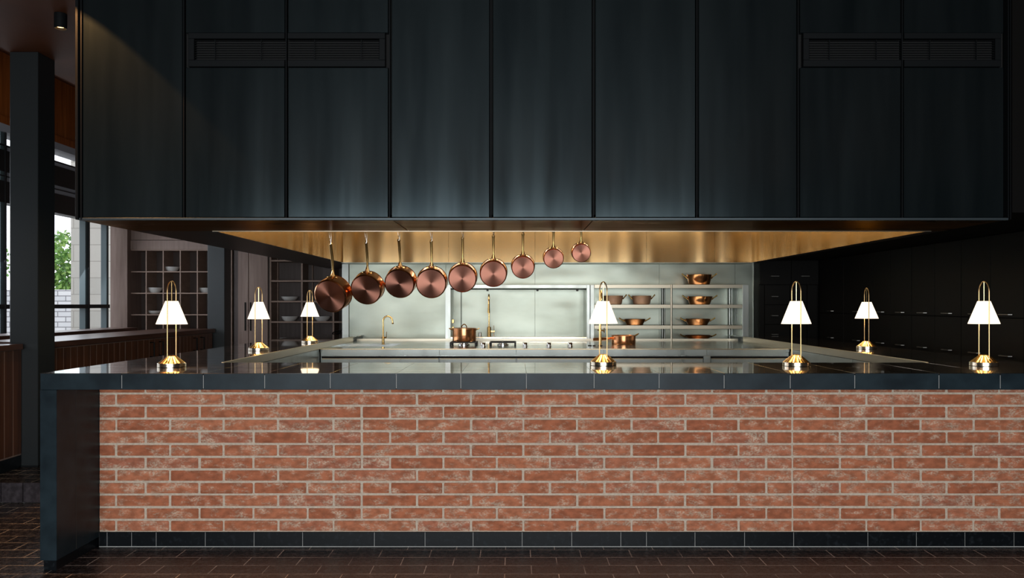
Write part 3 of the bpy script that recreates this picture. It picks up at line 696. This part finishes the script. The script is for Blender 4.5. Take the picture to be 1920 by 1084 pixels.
# underside
def sof(x0, x1, y0, y1, n='soffit_panel', mt='soffit'): return B().box(x0, x1, y0, y1, ZS, ZS+.015, .001).build(n, mt, h)
sj = [XH0+.001, px(735, H0), px(1113, H0), XH1-.002]
for i in range(3): sof(sj[i]+(.003 if i else 0), sj[i+1]-.003, H0+.03, OY0-.003)
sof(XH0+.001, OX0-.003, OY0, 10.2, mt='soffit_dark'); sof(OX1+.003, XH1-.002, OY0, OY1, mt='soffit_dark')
b = B().box(OX0-.004, OX1+.004, OY0-.003, OY0+.004, ZS-.004, ZS+.03); b.build('opening_lip', 'curb', h)
# stainless liner inside
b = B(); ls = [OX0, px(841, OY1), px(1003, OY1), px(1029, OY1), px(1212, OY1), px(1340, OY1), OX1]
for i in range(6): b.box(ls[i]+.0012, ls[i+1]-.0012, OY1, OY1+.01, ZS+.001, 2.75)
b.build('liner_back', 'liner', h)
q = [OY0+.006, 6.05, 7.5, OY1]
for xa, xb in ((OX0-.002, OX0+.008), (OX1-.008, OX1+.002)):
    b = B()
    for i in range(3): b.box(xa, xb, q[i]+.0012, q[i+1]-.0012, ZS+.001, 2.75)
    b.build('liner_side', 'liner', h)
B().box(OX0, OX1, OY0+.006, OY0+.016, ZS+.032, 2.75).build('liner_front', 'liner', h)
B().box(OX0, OX1, OY0, OY1+.01, 2.751, 2.77).build('liner_roof', 'steel', h)
B().box(OX0-.01, OX1+.01, OY1-.004, OY1+.38, ZS-.003, ZS+.0).build('liner_back_lip', 'steel', h)
B().box(OX0+.01, OX1-.01, OY1+.011, OY1+.39, ZS+.02, ZS+.04).build('liner_cover', 'gap', h)
# right-hand bulkhead over the tall cabinets
struct(B().box(XH1+.002, 3.44, H0-.02, 9.4, CH+.50, 3.22).build('trim_8', 'black_wood'))
struct(B().box(3.44, 8, 3.8, 9.4, 2.0, 3.22).build('trim_9', 'black_wood'))
# rail for the hanging pans
YR = 5.25; zr = pz(423, YR)
g = thing('pan_rail', 'thin metal rail inside the canopy lip carrying the hanging copper pans', 'rail', (-.4, YR, zr))
B().tube([(px(560, YR), YR, zr), (px(1140, YR), YR, zr)], .006, 10).build('bar', 'steel', g, True)
for v in (570, 850, 1130): B().tube([(px(v, YR), YR, zr), (px(v, YR), OY0+.014, zr+.02)], .005, 8).build('bracket', 'steel', g, True)

# ------------------------------------------------------------ hanging pans
pans = [(617, 552, 66, 520, 455, -13, 2.5, 'largest copper pan hanging at the far left of the row'),
        (685, 540.5, 60, 511, 453, -6, 1.5, 'copper pan hanging second from the left of the row'),
        (747.5, 532, 58, 500.5, 448, -4, 0, 'copper pan hanging third from the left above the curved tap'),
        (808.5, 531.5, 58, 500, 450, 0, 0, 'copper pan hanging fourth from the left, with bright brushed base'),
        (867, 521, 54, 493, 444, 0, 0, 'copper pan hanging in the middle of the row of nine'),
        (925, 512, 51.5, 485.5, 440, 0, 0, 'copper pan hanging fourth from the right above the tall tap'),
        (980.5, 499, 44, 477.5, 436, 0, 0, 'copper pan hanging third from the right'),
        (1038, 484, 38.5, 464, 430, 0, 0, 'small copper pan hanging second from the right'),
        (1090, 472.5, 36, 455, 427, 0, 0, 'smallest copper pan hanging at the right end of the row')]
for i, (cx_, cyp, D, hb, ht, yaw, roll, lab) in enumerate(pans):
    k = YR/F; R = D*k/2; dep = R*.82
    t = local(thing('hanging_saucepan', lab, 'saucepan', (px(cx_+(2 if i == 0 else 1 if i == 1 else 0), YR), YR, pz(ht, YR)), 'copper saucepans hanging in a row'))
    Lh = (hb-ht)*k                    # handle length seen from the front
    # standing frame: axis Z, handle along +X ; origin at hanging hole
    cxl = -(Lh+R)
    S = Matrix(((0, 1, 0, 0), (0, 0, 1, 0), (1, 0, 0, 0), (0, 0, 0, 1)))     # X->Z, Y->X, Z->Y
    T = Matrix.Translation((cxl, 0, -dep*.93))
    rd = R*.10
    prof = [(R*.93, 0), (R-.001, rd*.6), (R, rd*1.4), (R, dep-.002), (R+.0025, dep), (R-.0005, dep+.001), (R-.0025, dep-.003), (R-.0025, rd), (R*.9, .003), (0, .003)]
    B().lathe(prof, n=56).xf(S@T).build('body', 'copper', t, True)
    d_ = B().lathe([(0, 0), (R*.91, 0), (R*.91, .0015), (0, .0015)], (0, 0, 0), 56).build('base_disc', 'copper_base', t, True)
    # a disc in its own frame so that the circular brushing centres on it
    d_.matrix_local = S@T@Matrix.Translation((0, 0, -.0008))
    # handle
    b = B(); hz = dep*.93-dep*.12
    pts = [(cxl+R-.001, 0, dep*.80), (cxl+R+Lh*.10, 0, dep*.86), (cxl+R+Lh*.3, 0, dep*.93), (cxl+R+Lh*.6, 0, dep*1.0), (-.012, 0, dep*.96)]
    pts = [(p_[0], p_[1], p_[2]-dep*.93) for p_ in pts]
    s0 = .35+.65*D/66
    b.tube(pts, [.0045*s0, .006*s0, .0065*s0, .0085*s0, .0080*s0], 10, flat=1.25)
    b.tube([(-.012+.012*math.cos(a), .0085*math.sin(a), .03*dep) for a in [2*PI*j/12 for j in range(12)]], .0032, 6, closed=True)
    b.xf(S).build('handle', 'brass_dark', t, True)
    b = B(); wz = .024*s0
    for s_ in (-1, 1):
        b.tube([(cxl+R+Lh*.16+.004, s_*.003, dep*.86-dep*.93), (cxl+R+.004, s_*wz*.55, dep*.72-dep*.93), (cxl+math.sqrt(R*R-wz*wz)+.0015, s_*wz, dep*.60-dep*.93), (cxl+math.sqrt(max(R*R-(wz*1.5)**2, 0))+.0015, s_*wz*1.5, dep*.60-dep*.93)], [.0035*s0, .0042*s0, .0048*s0, .005*s0], 8)
        b.lathe([(0, .004), (.004*s0, .003), (.005*s0, 0)], (cxl+math.sqrt(max(R*R-(wz*1.3)**2, 0))+.004, s_*wz*1.3, dep*.60-dep*.93), 10, axis='x')
    b.xf(S).build('rivet_bracket', 'brass', t, True)
    t.rotation_euler = (math.radians(19 if i < 3 else 14), math.radians(roll), math.radians(yaw))
    # hook
    zt_ = pz(ht, YR); gap = zr-zt_
    if gap > .012:
        hk = B(); w_ = .0075
        hk.tube([(0, -.001, -.012), (w_*.6, 0, -.004), (w_, 0, gap*.35), (w_*.6, 0, gap*.8), (0, 0, gap+.012), (-w_, 0, gap+.004), (-w_*.8, 0, gap*.55), (-.001, 0, gap*.25)], .0022, 6)
        hk.lathe([(.0045, 0), (.0045, .008)], (0, 0, gap*.12), 10)
        hk = hk.build('pan_hook', 'chrome', None, True); hk.location = (t.location.x, YR, zt_)
        tag(hk, 'steel hook holding the '+lab.replace(' hanging', ''), 'hook', 'hooks of the hanging pans')

# ------------------------------------------------------------ TABLE LAMPS
def make_lamp(lab):
    t = local(thing('table_lamp', lab, 'lamp', (0, 0, ZC), 'brass table lamps on the bar counter'))
    bn = 24
    B().lathe([(0, 0), (.073, 0), (.075, .002), (.075, .021), (.073, .023), (.055, .024), (0, .024)], n=48).build('base_ring', 'chrome_brass' if False else 'brass_pale', t, True)
    # fluted cone
    b = B(); rings = []; prof = [(.071, .023), (.055, .036), (.039, .049), (.026, .060), (.014, .064)]
    for r_2, z in prof:
        rings.append([b.bm.verts.new((r_2*(1-.05*(k % 2))*math.cos(2*PI*k/(2*bn)), r_2*(1-.05*(k % 2))*math.sin(2*PI*k/(2*bn)), z)) for k in range(2*bn)])
    for a, d in zip(rings[:-1], rings[1:]):
        for k in range(2*bn): b.bm.faces.new((a[k], a[(k+1) % (2*bn)], d[(k+1) % (2*bn)], d[k]))
    b.bm.faces.new(rings[-1]); b.build('fluted_base', 'brass_cone', t)
    y = .052; ztop = .476
    pts = [(0, -y, .040)]+[(0, -y, .05+.37*i/6) for i in range(7)]+[(0, -y*math.cos(a), .42+.056*math.sin(a)) for a in [PI*j/12 for j in range(1, 12)]]+[(0, y, .42-.37*i/6) for i in range(7)]+[(0, y, .040)]
    B().tube(pts, .0033, 8).build('hoop', 'brass_rod', t, True)
    B().tube([(0, 0, .474), (0, 0, .355)], .0022, 6).lathe([(0, 0), (.010, 0), (.010, .02), (0, .02)], (0, 0, .340), 12).build('stem', 'brass', t, True)
    sh = B().lathe([(.036, .366), (.089, .238), (.0885, .2375), (.0352, .366)], n=40, sx=1.0, sy=.50, closed=True)
    sh.lathe([(.010, .3655), (.036, .366)], n=40, sx=1.0, sy=.50)
    sh.build('lamp_shade', 'shade', t, True)
    l = bpy.data.lights.new('lamp_bulb', 'POINT'); l.energy = 2.6; l.color = (1, .66, .34); l.shadow_soft_size = .018
    lo = bpy.data.objects.new('lamp_bulb', l); COL.objects.link(lo); lo.parent = t; lo.location = (0, 0, .262)
    return t
M['brass_cone'] = mat('fluted_brass', (.86, .55, .20), .24, 1.)
M['brass_rod'] = mat('brushed_brass_rod', (.62, .42, .20), .38, 1.)
M['brass_pale'] = mat('satin_pale_brass', (.78, .70, .56), .22, 1.)
lamps = [(322, 4.41, 0, 'brass lamp nearest the left end of the counter, left rod in front of the shade'),
         (485, 5.97, 0, 'second brass lamp from the left, in front of the pantry cupboard'),
         (581, 7.17, 0, 'furthest left brass lamp, partly behind the largest hanging pan'),
         (1131, 4.53, 0, 'brass lamp standing alone in front of the range and steel rack'),
         (1493, 4.49, 0, 'brass lamp on the front counter just right of the steel rack'),
         (1625, 6.20, 0, 'smaller-looking brass lamp on the far right side counter'),
         (1845, 4.49, 0, 'brass lamp nearest the right edge of the counter')]
seps = [16.6, 13.3, 10, 14.4, 17, 8.5, 19.2]
L0 = None
for i, (xc, Y, _, lab) in enumerate(lamps):
    X = px(xc, Y); off = (xc-VX); D_ = .104
    # turn each hoop so that the two rods stand apart as they do; near rod on the outer side
    sgn = 1 if off > 0 else -1
    want = seps[i]/F*Y
    base = abs(X)/Y
    best = min((abs((D_*math.sin(a)+base*D_*math.cos(a))-want), a) for a in [math.radians(q) for q in range(-60, 61)])[1]
    # near rod is at -y ; shift toward outer side
    ang = sgn*best
    if L0 is None: L0 = make_lamp(lab); L0.location = (X, Y, ZC); L0.rotation_euler = (0, 0, ang)
    else: dup(L0, (X, Y, ZC), ang, lab)
# ------------------------------------------------------------ ceiling spot
Y = 5.13; X = px(113.5, Y)
t = thing('ceiling_spotlight', 'small black cylinder spotlight on the wooden ceiling at upper left', 'spotlight', (X, Y, 3.13))
B().lathe([(0, 3.2265), (.037, 3.2265), (.038, 3.222), (.038, 3.130), (.034, 3.130), (.033, 3.15), (.028, 3.16), (0, 3.16)], (X, Y, 0), 28).build('housing', 'frame_steel', t, True)
B().lathe([(0, 3.145), (.030, 3.145), (.030, 3.150), (0, 3.150)], (X, Y, 0), 24).build('bulb', 'bulb', t, True)
l = bpy.data.lights.new('spot_beam', 'SPOT'); l.energy = 30; l.color = (1, .62, .33); l.spot_size = 1.6; l.spot_blend = .5; l.shadow_soft_size = .03
lo = bpy.data.objects.new('spot_beam', l); COL.objects.link(lo); lo.location = (X, Y, 3.11)

# ------------------------------------------------------------ right side cabinets
XW = 3.42
names = ['nearest the right edge of the picture', 'second from the right edge', 'third from the right edge, behind the right side lamp', 'fourth from the right edge', 'deepest in the row, next to the corner']
ys = [4.55, 5.33, 6.08, 6.84, 7.60, 8.90]
GC = 'black tall cabinets along the right wall'
for i in range(5):
    y0, y1 = ys[i], ys[i+1]
    t = thing('tall_cabinet', 'black tall cabinet '+names[i], 'cabinet', (XW+.3, (y0+y1)/2, 0), GC)
    B().box(XW+.02, XW+.6, y0+.003, y1-.003, 0, CH+.498).build('carcass', 'black_wood', t)
    ym = (y0+y1)/2
    for a, d in ((y0+.003, ym-.002), (ym+.002, y1-.003)):
        for z0, z1, zh in ((.1, CH-.236+.14, CH-.358), (CH-.236+.144, CH+.495, CH-.07)):
            dr = B().box(XW, XW+.02, a, d, z0, z1, .002).build('door', 'black', t)
            yc = (a+d)/2
            B().tube([(XW+.002, yc-.06, zh), (XW-.022, yc-.055, zh), (XW-.022, yc+.055, zh), (XW+.002, yc+.06, zh)], .0045, 6).build('handle', 'handle_dim', dr, True)
YC = 8.92
t = thing('drawer_cabinet', 'black corner cabinet with drawers right of the stainless wall', 'cabinet', (px(1475, YC), YC+.2, 0))
cx0, cx1 = px(1424, YC), XW-.002
B().box(cx0, cx1, YC+.02, YC+.5, 0, CH+.498).build('carcass', 'black_wood', t)
xm = px(1484, YC)
def hnd(p, xc, zc, w_=.05): B().tube([(xc-w_, YC+.002, zc), (xc-w_*.9, YC-.022, zc), (xc+w_*.9, YC-.022, zc), (xc+w_, YC+.002, zc)], .0045, 6).build('handle', 'handle_dim', p, True)
for a, d, v in ((cx0, xm, 1452), (xm, cx1, 1509)):
    p = B().box(a+.002, d-.002, YC, YC+.02, pz(533.5, YC), CH+.49, .002).build('door', 'black', t); hnd(p, px(v, YC), pz(518, YC))
for z0, z1, vh in ((571, 534.5, 556), (608, 572, 592), (645, 609, 627)):
    p = B().box(px(1434, YC), px(1481, YC), YC, YC+.02, pz(z0, YC), pz(z1, YC), .002).build('drawer', 'black', t); hnd(p, px(1452, YC), pz(vh, YC), .04)
B().box(cx0+.002, px(1433, YC), YC, YC+.02, .1, pz(534.5, YC), .002).build('side_panel', 'black', t)
for a, d in ((1482, 1513), (1514, 1532)): B().box(px(a, YC)+.001, px(d, YC)-.001, YC, YC+.02, .1, pz(534.5, YC), .002).build('door', 'black', t)
